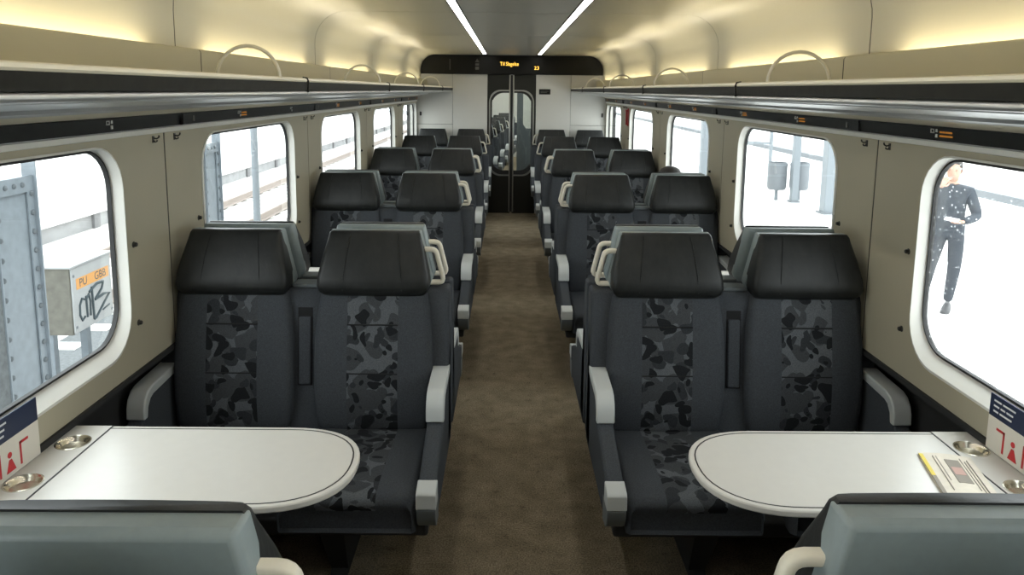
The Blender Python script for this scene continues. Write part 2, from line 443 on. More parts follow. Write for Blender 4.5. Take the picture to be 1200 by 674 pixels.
# rear wall behind the camera
wb = struct('wall_back')
MB().box(-1.45, 1.45, YB-0.1, YB, -0.06, 2.3, M['endwall']).build('panel', wb, smooth=False)

# ------------------------------------------------------------------ end wall and sliding door
we = struct('wall_end')
def epanel(x0, x1, z0, z1):
    MB().box(x0, x1, YE, YE+0.02, z0, z1, M['endwall']).build('panel', we, bevel=0.002, segs=1)
for s in (1, -1):
    for (x0, x1, z0, z1) in ((0.336, 0.812, 0.0, 1.93), (0.816, 1.40, 1.245, 1.93), (0.816, 1.40, 0.0, 1.241)):
        a, b_ = sorted((s*x0, s*x1)); epanel(a, b_, z0, z1)
MB().box(-1.45, -0.336, YE+0.02, YE+0.12, -0.06, 2.3, M['rubber']).box(0.336, 1.45, YE+0.02, YE+0.12, -0.06, 2.3, M['rubber']).box(-0.336, 0.336, YE+0.04, YE+0.12, 1.93, 2.3, M['rubber']).build('wall_core', we, smooth=False)
# information display with rounded top corners
dp = empty('information_display', (0, YE, 0))
hd = [(-1.245, 1.93), (1.245, 1.93), (1.245, 1.99)]
for k in range(1, 10):
    t = PI/2*k/10; hd.append((1.05+0.195*math.cos(t), 1.985+0.195*math.sin(t)))
hd += [(1.05, 2.18), (-1.05, 2.18)]
for k in range(9, 0, -1):
    t = PI/2*k/10; hd.append((-1.05-0.195*math.cos(t), 1.985+0.195*math.sin(t)))
hd += [(-1.245, 1.99)]
MB().prism(hd, 'y', -0.05, 0.0, M['display']).build('panel', dp, bevel=0.006)
text('led_text', 'Til', 0.072, M['amber'], dp, (-0.166, -0.0515, 2.048), (PI/2, 0, 0), sxy=(0.92, 1))
text('led_text', 'Slagelse', 0.072, M['amber'], dp, (-0.085, -0.0515, 2.048), (PI/2, 0, 0), sxy=(0.80, 1))
text('led_number', '23', 0.066, M['amber'], dp, (0.300, -0.0515, 1.998), (PI/2, 0, 0), sxy=(1.12, 1))
b = MB(); b.prism([(-0.505, 2.09), (-0.445, 2.09), (-0.475, 2.14)], 'y', -0.0515, -0.0505, M['icon_dim'])
b.box(-0.50, -0.45, -0.0515, -0.0505, 2.045, 2.075, M['icon_dim']).box(-0.50, -0.45, -0.0515, -0.0505, 1.99, 2.03, M['icon_dim']); b.build('pictogram', dp, smooth=False)
MB().box(-0.852, -0.838, -0.0515, -0.0505, 1.985, 2.13, M['icon_dim']).build('pictogram', dp, smooth=False)
tag(dp, 'wide black information display over the sliding door showing amber letters', 'display')
# small dark sign right of the door
sg = empty('notice_plate', (0.455, YE, 1.70))
MB().box(-0.078, 0.078, -0.008, 0, -0.036, 0.036, M['display']).build('plate', sg, bevel=0.003)
MB().box(-0.055, 0.055, -0.0088, -0.008, 0.004, 0.010, M['icon_dim']).box(-0.055, 0.03, -0.0088, -0.008, -0.012, -0.006, M['icon_dim']).build('print_line', sg, smooth=False)
tag(sg, 'small dark notice plate on the white end wall beside the sliding door', 'sign')
# door
do = struct('door_1')
for s in (1, -1):
    x0, x1 = (0.016, 0.334) if s == 1 else (-0.334, -0.016)
    leaf = struct('door_leaf'); leaf.parent = do
    if 'kind' in leaf: del leaf['kind']
    # pane opening: outer corners rounded, reaching the middle stile
    zz0, zz1, r, N = 0.54, 1.71, 0.16, 8
    xa, xb = 0.016, 0.30
    inner = [(xa, zz1)]
    for k in range(N+1):
        t = PI/2 - PI/2*k/N; inner.append((xb-r + r*math.cos(t), zz1-r + r*math.sin(t)))
    for k in range(N+1):
        t = -PI/2*k/N; inner.append((xb-r + r*math.cos(t), zz0+r + r*math.sin(t)))
    inner.append((xa, zz0))
    outerp = [(0.334, 0.0), (0.334, 1.93), (xa, 1.93)]
    polyd = [(xa, 1.93)] + inner[:1] + inner[1:] + [(xa, 0.0), (0.334, 0.0), (0.334, 1.93)]
    MB().prism(polyd, 'y', YE+0.02, YE+0.055, M['door']).build('leaf_panel', leaf, smooth=False, sx=s)
    def grow(pts, d):
        out = []
        for (x, z) in pts:
            cx, cz = (xa, (zz0+zz1)/2)
            out.append((x if x <= xa+1e-6 else x+d*(1 if True else 0), z + (d if z > cz else -d) if (abs(z-zz1) < 0.09 or abs(z-zz0) < 0.09) else z))
        return out
    fr_o = [(x, YE+0.012, z) for x, z in grow(inner, 0.012)]; fr_i = [(x, YE+0.012, z) for x, z in grow(inner, -0.006)]
    fr_i2 = [(x, YE+0.03, z) for x, z in grow(inner, -0.006)]; fr_o2 = [(x, YE+0.03, z) for x, z in grow(inner, 0.012)]
    MB().loft([fr_o, fr_i, fr_i2, fr_o2, fr_o], M['doormetal'], cap=False, closed=False).build('pane_frame', leaf, sx=s)
    gi = [(x, YE+0.031, z) for x, z in grow(inner, -0.006)]; gii = [(x-0.03 if x > xa+1e-6 else x, YE+0.033, z + (-0.03 if z > 1.1 else 0.065) if (abs(z-zz1) < 0.12 or abs(z-zz0) < 0.12) else z) for x, z in inner]
    MB().loft([gi, gii], M['rubber'], cap=False, closed=False).build('pane_gasket', leaf, sx=s)
    MB().prism(inner, 'y', YE+0.036, YE+0.040, M['doorglass']).build('pane', leaf, smooth=False, sx=s)
    MB().box(0.016, 0.034, YE+0.006, YE+0.03, 0.02, 1.925, M['doormetal']).build('stile', leaf, bevel=0.004, sx=s)
MB().box(-0.016, 0.016, YE+0.028, YE+0.05, 0.02, 1.925, M['rubber']).build('centre_seal', do, smooth=False)
# coat hooks on the end wall
def coat_hook_mesh():
    b = MB().box(-0.010, 0.010, -0.004, 0.0, -0.02, 0.02, M['hook'])
    b.tube([(0, -0.003, 0.008), (0, -0.022, 0.004), (0, -0.034, 0.012), (0, -0.036, 0.024)], 0.0045, M['hook'], n=6)
    b.tube([(0, -0.003, -0.008), (0, -0.014, -0.016), (0, -0.022, -0.012), (0, -0.024, -0.004)], 0.004, M['hook'], n=6)
    return b
for s in (1, -1):
    h = coat_hook_mesh().build('coat_hook', loc=(s*1.255, YE-0.0002, 1.385)); h.scale = (1.3, 1.2, 1.3)
    tag(h, 'small dark coat hook on the end wall, %s side' % ('platform' if s == 1 else 'track'), 'coat hook', 'end wall coat hooks')
for s in (1, -1):
    for k in range(0, 4):
        for d in (-0.085, 0.085):
            h = coat_hook_mesh().build('coat_hook', loc=(s*1.3098, seam(k)+d, 1.534)); h.rotation_euler = (0, 0, s*-PI/2); h.scale = (0.62, 0.62, 0.6)
            tag(h, 'dark coat hook, %s side of the %s wall seam from the door, %s wall' % ('door' if d > 0 else 'table', ordw[3-k], side_word[s]), 'coat hook', 'coat hooks on the %s wall' % ('platform' if s == 1 else 'track'))
# emergency hammer
eh = empty('emergency_hammer', (1.3098, 8.42, 1.43))
MB().box(-0.012, 0, -0.03, 0.03, -0.10, 0.10, M['redplastic']).build('holder', eh, bevel=0.004)
MB().tube([(-0.022, 0, -0.085), (-0.022, 0, 0.07)], 0.010, M['redplastic']).box(-0.034, -0.010, -0.028, 0.028, 0.062, 0.085, M['redplastic']).build('hammer', eh)
tag(eh, 'small red emergency hammer on the platform side wall between windows', 'hammer')

# ------------------------------------------------------------------ luggage racks, one module per bay and side
RS = 2.85
def hoop(b, y):
    pts = []
    for k in range(15):
        t = PI*k/14
        pts.append((0.925 - 0.105*math.cos(t), y + 0.0*t, 1.752 + 0.105*math.sin(t)))
    b.tube(pts, 0.0062, M['handle'], n=8)
for s in (1, -1):
    for k in range(-2, 5):
        a0, a1 = max(YB, RS+(k-1)*P+0.004), min(YE-0.001, RS+k*P-0.004)
        if k == 4: a1 = YE-0.001
        rk = empty('luggage_rack', (0, (a0+a1)/2, 0)); yc = (a0+a1)/2
        A0, A1 = a0-yc, a1-yc
        MB().box(0.835, 1.158, A0, A1, 1.722, 1.745, M['alu']).build('shelf', rk, smooth=False, sx=s)
        MB().prism([(0.815, 1.7415), (0.812, 1.747), (0.815, 1.754), (0.824, 1.757), (0.84, 1.752), (0.84, 1.7415)], 'y', A0, A1, M['lip']).build('lip', rk, sx=s)
        MB().prism([(0.814, 1.7095), (0.810, 1.7415), (0.838, 1.7415), (0.838, 1.7095)], 'y', A0, A1, M['bronze']).build('front_band', rk, smooth=False, sx=s)
        pr = [(0.826+0.014*math.cos(t), 1.700+0.0095*math.sin(t)) for t in [2*PI*q/14 for q in range(14)]]
        MB().prism(pr, 'y', A0, A1, M['alu']).build('front_rail', rk, sx=s)
        if k < 4:
            MB().prism([(0.808, 1.704), (0.806, 1.745), (0.812, 1.759), (0.83, 1.762), (0.83, 1.70)], 'y', A1-0.001, A1+0.0035, M['rubber']).build('joint_clip', rk, smooth=False, sx=s)
        # underside of stepped aluminium extrusions
        MB().prism([(0.842, 1.703), (0.95, 1.690), (0.952, 1.683), (1.06, 1.672), (1.06, 1.72), (0.842, 1.72)], 'y', A0, A1, M['alu']).build('underside', rk, smooth=False, sx=s)
        MB().prism([(1.062, 1.676), (1.15, 1.662), (1.155, 1.652), (1.245, 1.640), (1.245, 1.72), (1.062, 1.72)], 'y', A0, A1, M['alu']).build('underside', rk, smooth=False, sx=s)
        MB().prism([(1.247, 1.641), (1.285, 1.628), (1.297, 1.621), (1.31, 1.625), (1.31, 1.70), (1.247, 1.70)], 'y', A0, A1, M['gold']).build('trim_strip', rk, sx=s)
        if 0 <= k:
            for yy in ([2.53+(k)*P] if k < 3 else [2.53+k*P] + ([9.45] if k == 3 else [])):
                if a0 < yy < a1:
                    b = MB(); hoop(b, yy-yc); b.build('divider_hoop', rk, sx=s)
        tag(rk, 'cream edged aluminium luggage rack section with dark front band, %s side, %s from end wall' % (side_word[s], ordw[4-k]), 'luggage rack', 'luggage rack sections')

# seat reservation display strips
def seat_icon(b, y, z, s, X):
    u = 1 if s == -1 else -1      # reading direction along +y on the left wall
    def q(y0, y1, z0, z1):
        a, c = sorted((y+u*y0, y+u*y1)); b.box(X-0.0008, X+0.002, a, c, z+z0, z+z1, M['icon'])
    q(-0.028, -0.008, 0.010, 0.013); q(-0.028, -0.008, -0.001, 0.002); q(-0.028, -0.024, 0, 0.012); q(-0.012, -0.008, 0, 0.012)
    q(0.000, 0.010, 0.003, 0.014); q(0.000, 0.010, -0.014, -0.003)
for s in (1, -1):
    for k in range(-2, 5):
        a0, a1 = max(YB, RS+(k-1)*P+0.006), min(YE, RS+k*P-0.006)
        if k == 4: a1 = YE
        yc = (a0+a1)/2
        ds = empty('seat_display_strip', (0, yc, 0)); A0, A1 = a0-yc, a1-yc
        MB().prism([(1.292, 1.619), (1.300, 1.576), (1.312, 1.576), (1.312, 1.619)], 'y', A0, A1, M['band']).build('strip_panel', ds, smooth=False, sx=s)
        if k >= 0:
            for j, yy in enumerate((RS+(k-1)*P+1.45, RS+(k-1)*P+0.62)):
                if not (a0+0.1 < yy < a1-0.1): continue
                b = MB(); seat_icon(b, yy-yc, 1.600, 1 if s == 1 else -1, 1.294); b.build('seat_icon', ds, smooth=False, sx=s)
                if s == 1 or (k == 1 and j == 1) or k > 1:
                    b = MB(); dirn = -1 if s == 1 else 1
                    for zz in (1.604, 1.592):
                        for (c0, c1) in ((0.022, 0.034), (0.037, 0.050), (0.053, 0.087)):
                            q0, q1 = sorted((yy-yc+dirn*c0, yy-yc+dirn*c1)); b.box(1.2938, 1.298, q0, q1, zz-0.0028, zz+0.0028, M['amber_dim'])
                    b.build('amber_readout', ds, smooth=False, sx=s)
            b = MB(); b.box(1.294, 1.299, RS+(k-1)*P+0.10-yc, RS+(k-1)*P+0.115-yc, 1.586, 1.612, M['icon_dim'])
            b.build('seat_number_mark', ds, smooth=False, sx=s)
        tag(ds, 'black seat display strip with small icons above the windows, %s side, %s from end wall' % (side_word[s], ordw[4-k]), 'display strip', 'seat display strips')
        if k < 4:
          y = A1+0.006
          b = MB().prism([(1.286, 1.619), (1.288, 1.578), (1.297, 1.576), (1.31, 1.576), (1.31, 1.619)], 'y', y-0.006, y+0.006, M['rubber'])
          b.build('joint_clip', ds, smooth=False, sx=s)

# ================================================================== DOUBLE SEATS
def ring_xy(cx, w, yf, yb, z, xs=0.095, r=0.028):
    """horizontal slice of a cushion: flat front with rounded edges, stripe edges at +-xs"""
    pts = []
    r = min(r, (yb-yf)*0.48, w*0.4)
    for k in range(5):
        t = PI + PI/2*k/4
        pts.append((cx - w + r + r*math.cos(t), yf + r + r*math.sin(t), z))
    for x in (-xs-0.03, -xs, -xs*0.5, 0, xs*0.5, xs, xs+0.03):
        pts.append((cx + x, yf - 0.004*math.cos(x/w*1.4), z))
    for k in range(5):
        t = 1.5*PI + PI/2*k/4
        pts.append((cx + w - r + r*math.cos(t), yf + r + r*math.sin(t), z))
    pts += [(cx + w, yb, z), (cx - w, yb, z)]
    return pts
def make_bench(sx):
    root = empty('double_seat')
    F, SH = M['fabric'], M['shell']
    AC, WC = -0.247, 0.278
    # frame: back board with shoulders and centre column
    b = MB().prism([(-0.185, 0.36), (-0.178, 0.48), (-0.118, 0.93), (-0.100, 0.965), (-0.022, 0.970), (-0.018, 0.36)], 'x', -0.53, 0.507, F)
    b.build('frame', root, bevel=0.012, segs=3, sx=sx)
    for cx in (AC, WC):
        # backrest
        prof = [(0.425, 0.190, -0.190), (0.437, 0.205, -0.205), (0.47, 0.214, -0.214), (0.56, 0.221, -0.216), (0.66, 0.223, -0.206),
                (0.78, 0.221, -0.186), (0.88, 0.213, -0.165), (0.94, 0.204, -0.152), (0.962, 0.196, -0.140)]
        rings = [ring_xy(cx, w_, yf, yf+0.075, z) for z, w_, yf in prof]
        b = MB().loft(rings, F, fm=lambda i, j: M['camo'] if 6 <= j <= 9 else F)
        br = b.build('backrest', root, sx=sx, angle=60)
        for z, yf in ((0.845, -0.1765), (0.665, -0.2065)):
            MB().box(cx-0.095, cx+0.095, yf-0.004, yf+0.004, z-0.0022, z+0.0022, M['stitch']).build('stitch_line', br, smooth=False, sx=sx)
        # headrest: leather pad and plastic shell
        hp = [(0.945, 0.180, -0.135), (0.952, 0.192, -0.155), (0.968, 0.203, -0.172), (0.990, 0.209, -0.180), (1.03, 0.206, -0.172), (1.10, 0.191, -0.146),
              (1.155, 0.177, -0.118), (1.177, 0.172, -0.106), (1.187, 0.165, -0.098)]
        b = MB().loft([ring_xy(cx, w_, yf, -0.078, z, xs=0.11, r=0.022) for z, w_, yf in hp], M['leather'])
        hr = b.build('headrest', root, sx=sx, angle=60)
        for x in (-0.11, 0.11):
            MB().tube([(cx + x*q, yf-0.0035, z) for z, yf, q in ((0.975, -0.176, 1), (1.03, -0.1735, 0.97), (1.10, -0.1475, 0.9), (1.155, -0.1195, 0.83), (1.177, -0.1075, 0.8))], 0.0016, M['leather'], n=5).build('seam', hr, sx=sx)
        def slice_(y, g, dz): return [(cx-0.170-g, y, 1.183+dz), (cx+0.170+g, y, 1.183+dz), (cx+0.212+g, y, 0.995), (cx+0.200+g, y, 0.962), (cx-0.200-g, y, 0.962), (cx-0.212-g, y, 0.995)]
        b = MB().loft([slice_(-0.093, 0.001, 0.0), slice_(-0.045, 0.003, 0.002), slice_(-0.034, -0.004, -0.006)], SH)
        b.build('headrest_shell', hr, bevel=0.006, segs=3, sx=sx)
        # seat cushion, sections from front to back
        cp = [(-0.690, 0.345, 0.405), (-0.704, 0.338, 0.425), (-0.700, 0.335, 0.442), (-0.680, 0.33, 0.456), (-0.60, 0.33, 0.463), (-0.45, 0.33, 0.462), (-0.28, 0.33, 0.452), (-0.19, 0.335, 0.448), (-0.175, 0.345, 0.44)]
        rings = []
        for y, z0, z1 in cp:
            pts = []; w_ = 0.220 if -0.68 <= y < -0.18 else 0.208; r = min(0.025, (z1-z0)*0.4)
            for k in range(4):
                t = PI - PI/2*k/3; pts.append((cx-w_+r+r*math.cos(t), y, z1-r+r*math.sin(t)))
            for x in (-0.125, -0.095, -0.05, 0, 0.05, 0.095, 0.125): pts.append((cx+x, y, z1-0.002*(1-abs(x)/0.13)))
            for k in range(4):
                t = PI/2 - PI/2*k/3; pts.append((cx+w_-r+r*math.cos(t), y, z1-r+r*math.sin(t)))
            pts += [(cx+w_, y, z0), (cx-w_, y, z0)]
            rings.append(pts)
        b = MB().loft(rings, F, fm=lambda i, j: M['camo'] if 5 <= j <= 8 else F)
        # front face stripe
        b.build('seat_cushion', root, sx=sx, angle=60)
    # side bolsters, armrests, toe caps
    sp = [(-0.06, 0.345), (-0.62, 0.345), (-0.655, 0.352), (-0.680, 0.375), (-0.692, 0.41), (-0.690, 0.468), (-0.400, 0.560), (-0.380, 0.640), (-0.15, 0.650), (-0.06, 0.90)]
    pad = [(-0.13, 0.678), (-0.335, 0.668), (-0.368, 0.658), (-0.392, 0.635), (-0.403, 0.605), (-0.406, 0.566), (-0.380, 0.566), (-0.372, 0.602), (-0.352, 0.626), (-0.33, 0.634), (-0.13, 0.645)]
    cap = [(-0.640, 0.484), (-0.696, 0.473), (-0.705, 0.465), (-0.707, 0.418), (-0.640, 0.418)]
    toe = [(-0.600, 0.417), (-0.707, 0.417), (-0.703, 0.388), (-0.688, 0.358), (-0.660, 0.338), (-0.600, 0.332)]
    for (x0, x1, e) in ((-0.530, -0.472, 1), (0.512, 0.572, 0)):
        MB().prism(sp, 'x', x0, x1, F).build('side_panel', root, bevel=0.010, segs=3, sx=sx)
        MB().prism(pad, 'x', x0-0.003, x1+0.003, M['armrest']).build('armrest', root, bevel=0.005, segs=2, sx=sx)
        if e:
            MB().prism(cap, 'x', x0-0.003, x1+0.003, M['armrest']).build('corner_cap', root, bevel=0.003, sx=sx)
            MB().prism(toe, 'x', x0-0.001, x1+0.001, M['shell_dark']).build('toe_cap', root, bevel=0.003, sx=sx)
    # folded centre armrest in its slot
    xm = 0.0155
    def yfr(z): return -0.178 + (z-0.48)/0.45*0.060
    def slab(b, z0, z1, hw, d0, d1, m):
        b.loft([[(xm-hw, yfr(z0)-d0, z0), (xm+hw, yfr(z0)-d0, z0), (xm+hw, yfr(z1)-d0, z1), (xm-hw, yfr(z1)-d0, z1)],
                [(xm-hw, yfr(z0)+d1, z0), (xm+hw, yfr(z0)+d1, z0), (xm+hw, yfr(z1)+d1, z1), (xm-hw, yfr(z1)+d1, z1)]], m)
        return b
    slab(MB(), 0.60, 0.895, 0.0275, 0.0015, 0.01, M['stitch']).build('armrest_slot', root, smooth=False, sx=sx)
    slab(MB(), 0.605, 0.862, 0.0235, 0.012, 0.01, F).build('folded_armrest', root, bevel=0.006, segs=3, sx=sx)
    # base and pedestals
    MB().box(-0.50, 0.50, -0.64, -0.03, 0.285, 0.345, M['dark']).build('seat_base', root, bevel=0.01, sx=sx)
    for x in (-0.16, 0.36):
        MB().loft([[(x-0.045, -0.56, 0.285), (x+0.045, -0.56, 0.285), (x+0.045, -0.08, 0.285), (x-0.045, -0.08, 0.285)],
                   [(x-0.03, -0.42, 0.02), (x+0.03, -0.42, 0.02), (x+0.03, -0.10, 0.02), (x-0.03, -0.10, 0.02)],
                   [(x-0.03, -0.44, 0.0), (x+0.03, -0.44, 0.0), (x+0.03, -0.08, 0.0), (x-0.03, -0.08, 0.0)]], M['dark']).build('pedestal', root, smooth=False, sx=sx)
    # grab handle on the aisle side
    yh = -0.070
    path = [(-0.40, yh, 1.113), (-0.455, yh, 1.113), (-0.465, yh, 1.1115), (-0.4725, yh, 1.1075), (-0.4775, yh, 1.101), (-0.4805, yh, 1.092), (-0.502, yh, 1.003), (-0.5025, yh, 0.996), (-0.500, yh, 0.989), (-0.494, yh, 0.985), (-0.486, yh, 0.984), (-0.42, yh, 0.984)]
    rings = []
    for q in range(len(path)):
        a = Vector(path[max(q-1, 0)]); c = Vector(path[min(q+1, len(path)-1)]); d = (c-a).normalized(); nn = Vector((-d.z, 0, d.x)); p_ = Vector(path[q])
        rings.append([p_ + nn*h + Vector((0, e, 0)) for h, e in ((-0.0085, -0.009), (-0.0055, -0.0125), (0.0055, -0.0125), (0.0085, -0.009), (0.0085, 0.009), (0.0055, 0.0125), (-0.0055, 0.0125), (-0.0085, 0.009))])
    MB().loft(rings, M['handle']).build('grab_handle', root, sx=sx, angle=50)
    # ledge cap between headrests
    MB().box(-0.04, 0.07, -0.10, -0.024, 0.964, 0.980, M['shell_dark']).build('shoulder_cap', root, bevel=0.004, sx=sx)
    return root

proto = {1: make_bench(1), -1: make_bench(-1)}
used = {1: False, -1: False}
GR = 'double seats along the aisle'
def bench(side, y, faces_door, label):
    """side +1 = right wall; faces_door False: faces the camera (-y)"""
    key = side if not faces_door else -side
    if used[key]: o = copy_tree(proto[key])
    else: o = proto[key]; used[key] = True
    o.location = (0.80*side, y, 0); o.rotation_euler = (0, 0, PI if faces_door else 0)
    tag(o, label, 'seat', GR)
    return o
PAIR = [0.79, 2.86, 4.82, 6.785]
ROW4, ROW5 = 8.75, 10.30
F_ROWS = [(10.30, 'first'), (8.75, 'second'), (6.785, 'third'), (4.82, 'fourth'), (2.86, 'fifth'), (0.79, 'sixth')]
A_ROWS = [(6.785, 'first'), (4.82, 'second'), (2.86, 'third'), (0.80, 'fourth')]
for s in (1, -1):
    for y, o_ in F_ROWS:
        bench(s, y, False, 'charcoal double seat with its back to the sliding door, %s side, %s row from door' % (side_word[s], o_))
    for y, o_ in A_ROWS:
        bench(s, y + (0.03 if s == 1 and y < 1 else 0), True, 'charcoal double seat turned towards the sliding door, %s side, %s row from door' % (side_word[s], o_))

# ================================================================== TABLES
def make_table(s):
    root = empty('bay_table')
    hw, tip, xf, R_ = 0.212, 0.442, 1.195, 0.235
    def outline(d):
        pts = [(xf, hw-d)]
        cx = tip + R_
        for k in range(0, 25):
            t = PI/2 + PI*k/24
            c, q = math.cos(t), math.sin(t)
            ex = 0.86
            pts.append((cx + (R_-d)*math.copysign(abs(c)**ex, c), (hw-d)*math.copysign(abs(q)**ex, q)))
        pts.append((xf, -(hw-d)))
        return pts
    T = 0.74
    MB().prism(outline(0.0), 'z', T-0.018, T, M['table']).build('tabletop', root, bevel=0.004, segs=2, sx=s)
    o1, o2 = outline(0.015), outline(0.0185)
    b = MB().loft([[(x, y, T-0.0005) for x, y in o1], [(x, y, T+0.0006) for x, y in o1], [(x, y, T+0.0006) for x, y in o2], [(x, y, T-0.0005) for x, y in o2]], M['inlay'], cap=False, closed=False)
    b.box(xf-0.0015, xf+0.0025, -hw, hw, T-0.01, T+0.0006, M['inlay'])
    b.build('inlay_line', root, smooth=False, sx=s)
    # wall flange with two round steel dishes let into it
    b = MB(); x0, x1 = xf+0.0025, 1.3045; cxx = 1.2515; ys = (0.107, -0.107); r = 0.042
    hx = 0.048
    N = 32
    def sq(k):
        t = 2*PI*k/N + PI/4*0; c, q = math.cos(t), math.sin(t); m_ = max(abs(c), abs(q)); return (c/m_, q/m_)
    for yy in ys:
        b.loft([[(cxx+hx*sq(k)[0], yy+hx*sq(k)[1], T) for k in range(N)], [(cxx+r*math.cos(2*PI*k/N), yy+r*math.sin(2*PI*k/N), T) for k in range(N)], [(cxx+r*math.cos(2*PI*k/N), yy+r*math.sin(2*PI*k/N), T-0.02) for k in range(N)]], M['table'], cap=False)
    xs = [x0, cxx-hx, cxx+hx, x1]; yv = [-hw, -0.107-hx, -0.107+hx, 0.107-hx, 0.107+hx, hw]
    for i in range(3):
        for j in range(5):
            if i == 1 and j in (1, 3): continue
            b.add([(xs[i], yv[j], T), (xs[i+1], yv[j], T), (xs[i+1], yv[j+1], T), (xs[i], yv[j+1], T)], [(0, 1, 2, 3)], M['table'])
    b.box(x0, x1, -hw, -hw+0.004, T-0.026, T-0.0002, M['table']).box(x0, x1, hw-0.004, hw, T-0.026, T-0.0002, M['table']).box(x0, x1, -hw, hw, T-0.028, T-0.026, M['table'])
    b.build('wall_flange', root, smooth=False, sx=s)
    for yy in ys:
        MB().lathe([(0.0, -0.017), (0.02, -0.0165), (0.033, -0.013), (0.038, -0.006), (0.0405, 0.0005), (0.043, 0.0022), (0.0455, 0.0012), (0.0455, 0.0)], (cxx, yy, T), M['steel'], n=28).build('cup_dish', root, sx=s)
    MB().tube([(0.86, 0.0, 0.03), (0.86, 0.0, T-0.018)], 0.024, M['dark'], n=12).build('leg', root, sx=s)
    MB().lathe([(0.0, 0.03), (0.05, 0.03), (0.09, 0.016), (0.095, 0.0), (0.0, 0.0)], (0.86, 0, 0), M['dark'], n=20).build('foot', root, sx=s)
    MB().box(0.62, 1.30, -0.03, 0.03, T-0.045, T-0.018, M['dark']).build('support_rail', root, bevel=0.004, sx=s)
    return root
TY = [1.838, 1.838+P, 1.838+2*P, 1.838+3*P]
tl = ['white round-ended bay table %s',
      'white round-ended table behind the fifth seat row from the door, %s side',
      'white round-ended table behind the fourth seat row from the door, %s side',
      'white round-ended table behind the third seat row from the door, %s side']
for s in (1, -1):
    t0 = make_table(s)
    for i, y in enumerate(TY):
        t_ = t0 if i == 0 else copy_tree(t0)
        t_.location = (0, y, 0)
        lab = tl[i] % (('with a folded newspaper, platform side' if s == 1 else 'with nothing on it, track side') if i == 0 else side_word[s])
        tag(t_, lab, 'table', 'bay tables')

# upright cards on the table flanges, leaning on the wall
for s, yc in ((1, 1.845), (-1, 1.765)):
    c = empty('seat_notice_card', (s*1.302, yc, 0.7425)); u = -s
    MB().box(-0.0035, 0.0, -0.112, 0.112, 0.0, 0.097, M['paper']).build('card', c, smooth=False, sx=1 if s == 1 else -1)
    MB().box(-0.0035, 0.0, -0.112, 0.112, 0.097, 0.160, M['navy']).build('header', c, smooth=False, sx=1 if s == 1 else -1)
    b = MB()
    # short illegible white lines on the header
    start = -0.095
    for i, segl in enumerate(((0.03, 0.05), (0.022, 0.018, 0.026), (0.02, 0.048))):
        x = start
        for L_ in segl:
            y0, y1 = sorted((-s*x, -s*(x+L_))); b.box(-0.0042, -0.0035, y0, y1, 0.142-0.015*i, 0.147-0.015*i, M['white']); x += L_+0.006
    b.build('print_line', c, smooth=False, sx=1 if s == 1 else -1)
    def R(b, x0, x1, z0, z1):
        y0, y1 = sorted((-s*x0, -s*x1)); b.box(-0.0042, -0.0035, y0, y1, z0, z1, M['red'])
    b = MB(); R(b, -0.075, -0.04, 0.066, 0.073); R(b, -0.047, -0.04, 0.012, 0.073); b.build('seat_pictogram', c, smooth=False, sx=1 if s == 1 else -1)
    b = MB(); R(b, 0.032, 0.067, 0.066, 0.073); R(b, 0.032, 0.039, 0.012, 0.073); b.build('seat_pictogram', c, smooth=False, sx=1 if s == 1 else -1)
    b = MB(); b.lathe([(0.0, -0.0007), (0.008, -0.0007), (0.008, 0), (0, 0)], (-0.0035, s*0.006, 0.056), M['red'], n=14, axis='x')
    b.prism([(s*0.022, 0.012), (-s*0.014, 0.012), (s*0.0, 0.044), (s*0.010, 0.044)], 'x', -0.0042, -0.0035, M['red'])
    b.build('person_pictogram', c, smooth=False, sx=1 if s == 1 else -1)
    tag(c, 'navy and white notice card with red seat symbols below the %s side window' % side_word[s], 'notice card', 'notice cards on the tables')

# folded newspaper
nw = empty('newspaper', (1.122, 1.80, 0.7412), math.radians(-14))
def sheet(b, x0, x1, y0, y1, z, m, lift=0.004):
    N = 8; top = []; 
    rings = []
    for i in range(N+1):
        q = i/N; x = x0+(x1-x0)*q; zz = z + lift*math.sin(PI*q*0.9)
        rings.append([(x, y0, zz), (x, y1, zz), (x, y1, zz+0.0012), (x, y0, zz+0.0012)])
    b.loft(rings, m); return b
sheet(MB(), -0.068, 0.062, -0.135, 0.095, 0.0, M['news'], 0.002).build('lower_sheet', nw, smooth=False)
up = sheet(MB(), -0.066, 0.064, -0.137, 0.098, 0.0035, M['news'], 0.005).build('upper_sheet', nw, smooth=False)
MB().box(-0.066, -0.056, -0.03, 0.090, 0.0042, 0.0066, M['yellow']).build('colour_stripe', up, smooth=False)
MB().box(-0.066, -0.056, -0.135, -0.03, 0.0042, 0.0066, M['greyprint']).build('colour_stripe', up, smooth=False)
MB().box(-0.012, 0.022, -0.06, 0.062, 0.0088, 0.0106, M['greyprint']).build('picture', up, smooth=False)
MB().box(-0.008, 0.018, -0.02, 0.02, 0.0108, 0.0112, M['pinkprint']).build('picture', up, smooth=False)
for x_, a_, b_ in ((0.028, -0.09, 0.075), (0.036, -0.11, 0.06), (0.044, -0.11, 0.07), (-0.028, -0.05, 0.08), (-0.036, -0.10, 0.08)):
    MB().box(x_, x_+0.0018, a_, b_, 0.0065, 0.0104 if x_ > 0 else 0.0094, M['greyprint']).build('print_line', up, smooth=False)
tag(nw, 'folded newspaper with a yellow edge lying on the platform side table', 'newspaper')

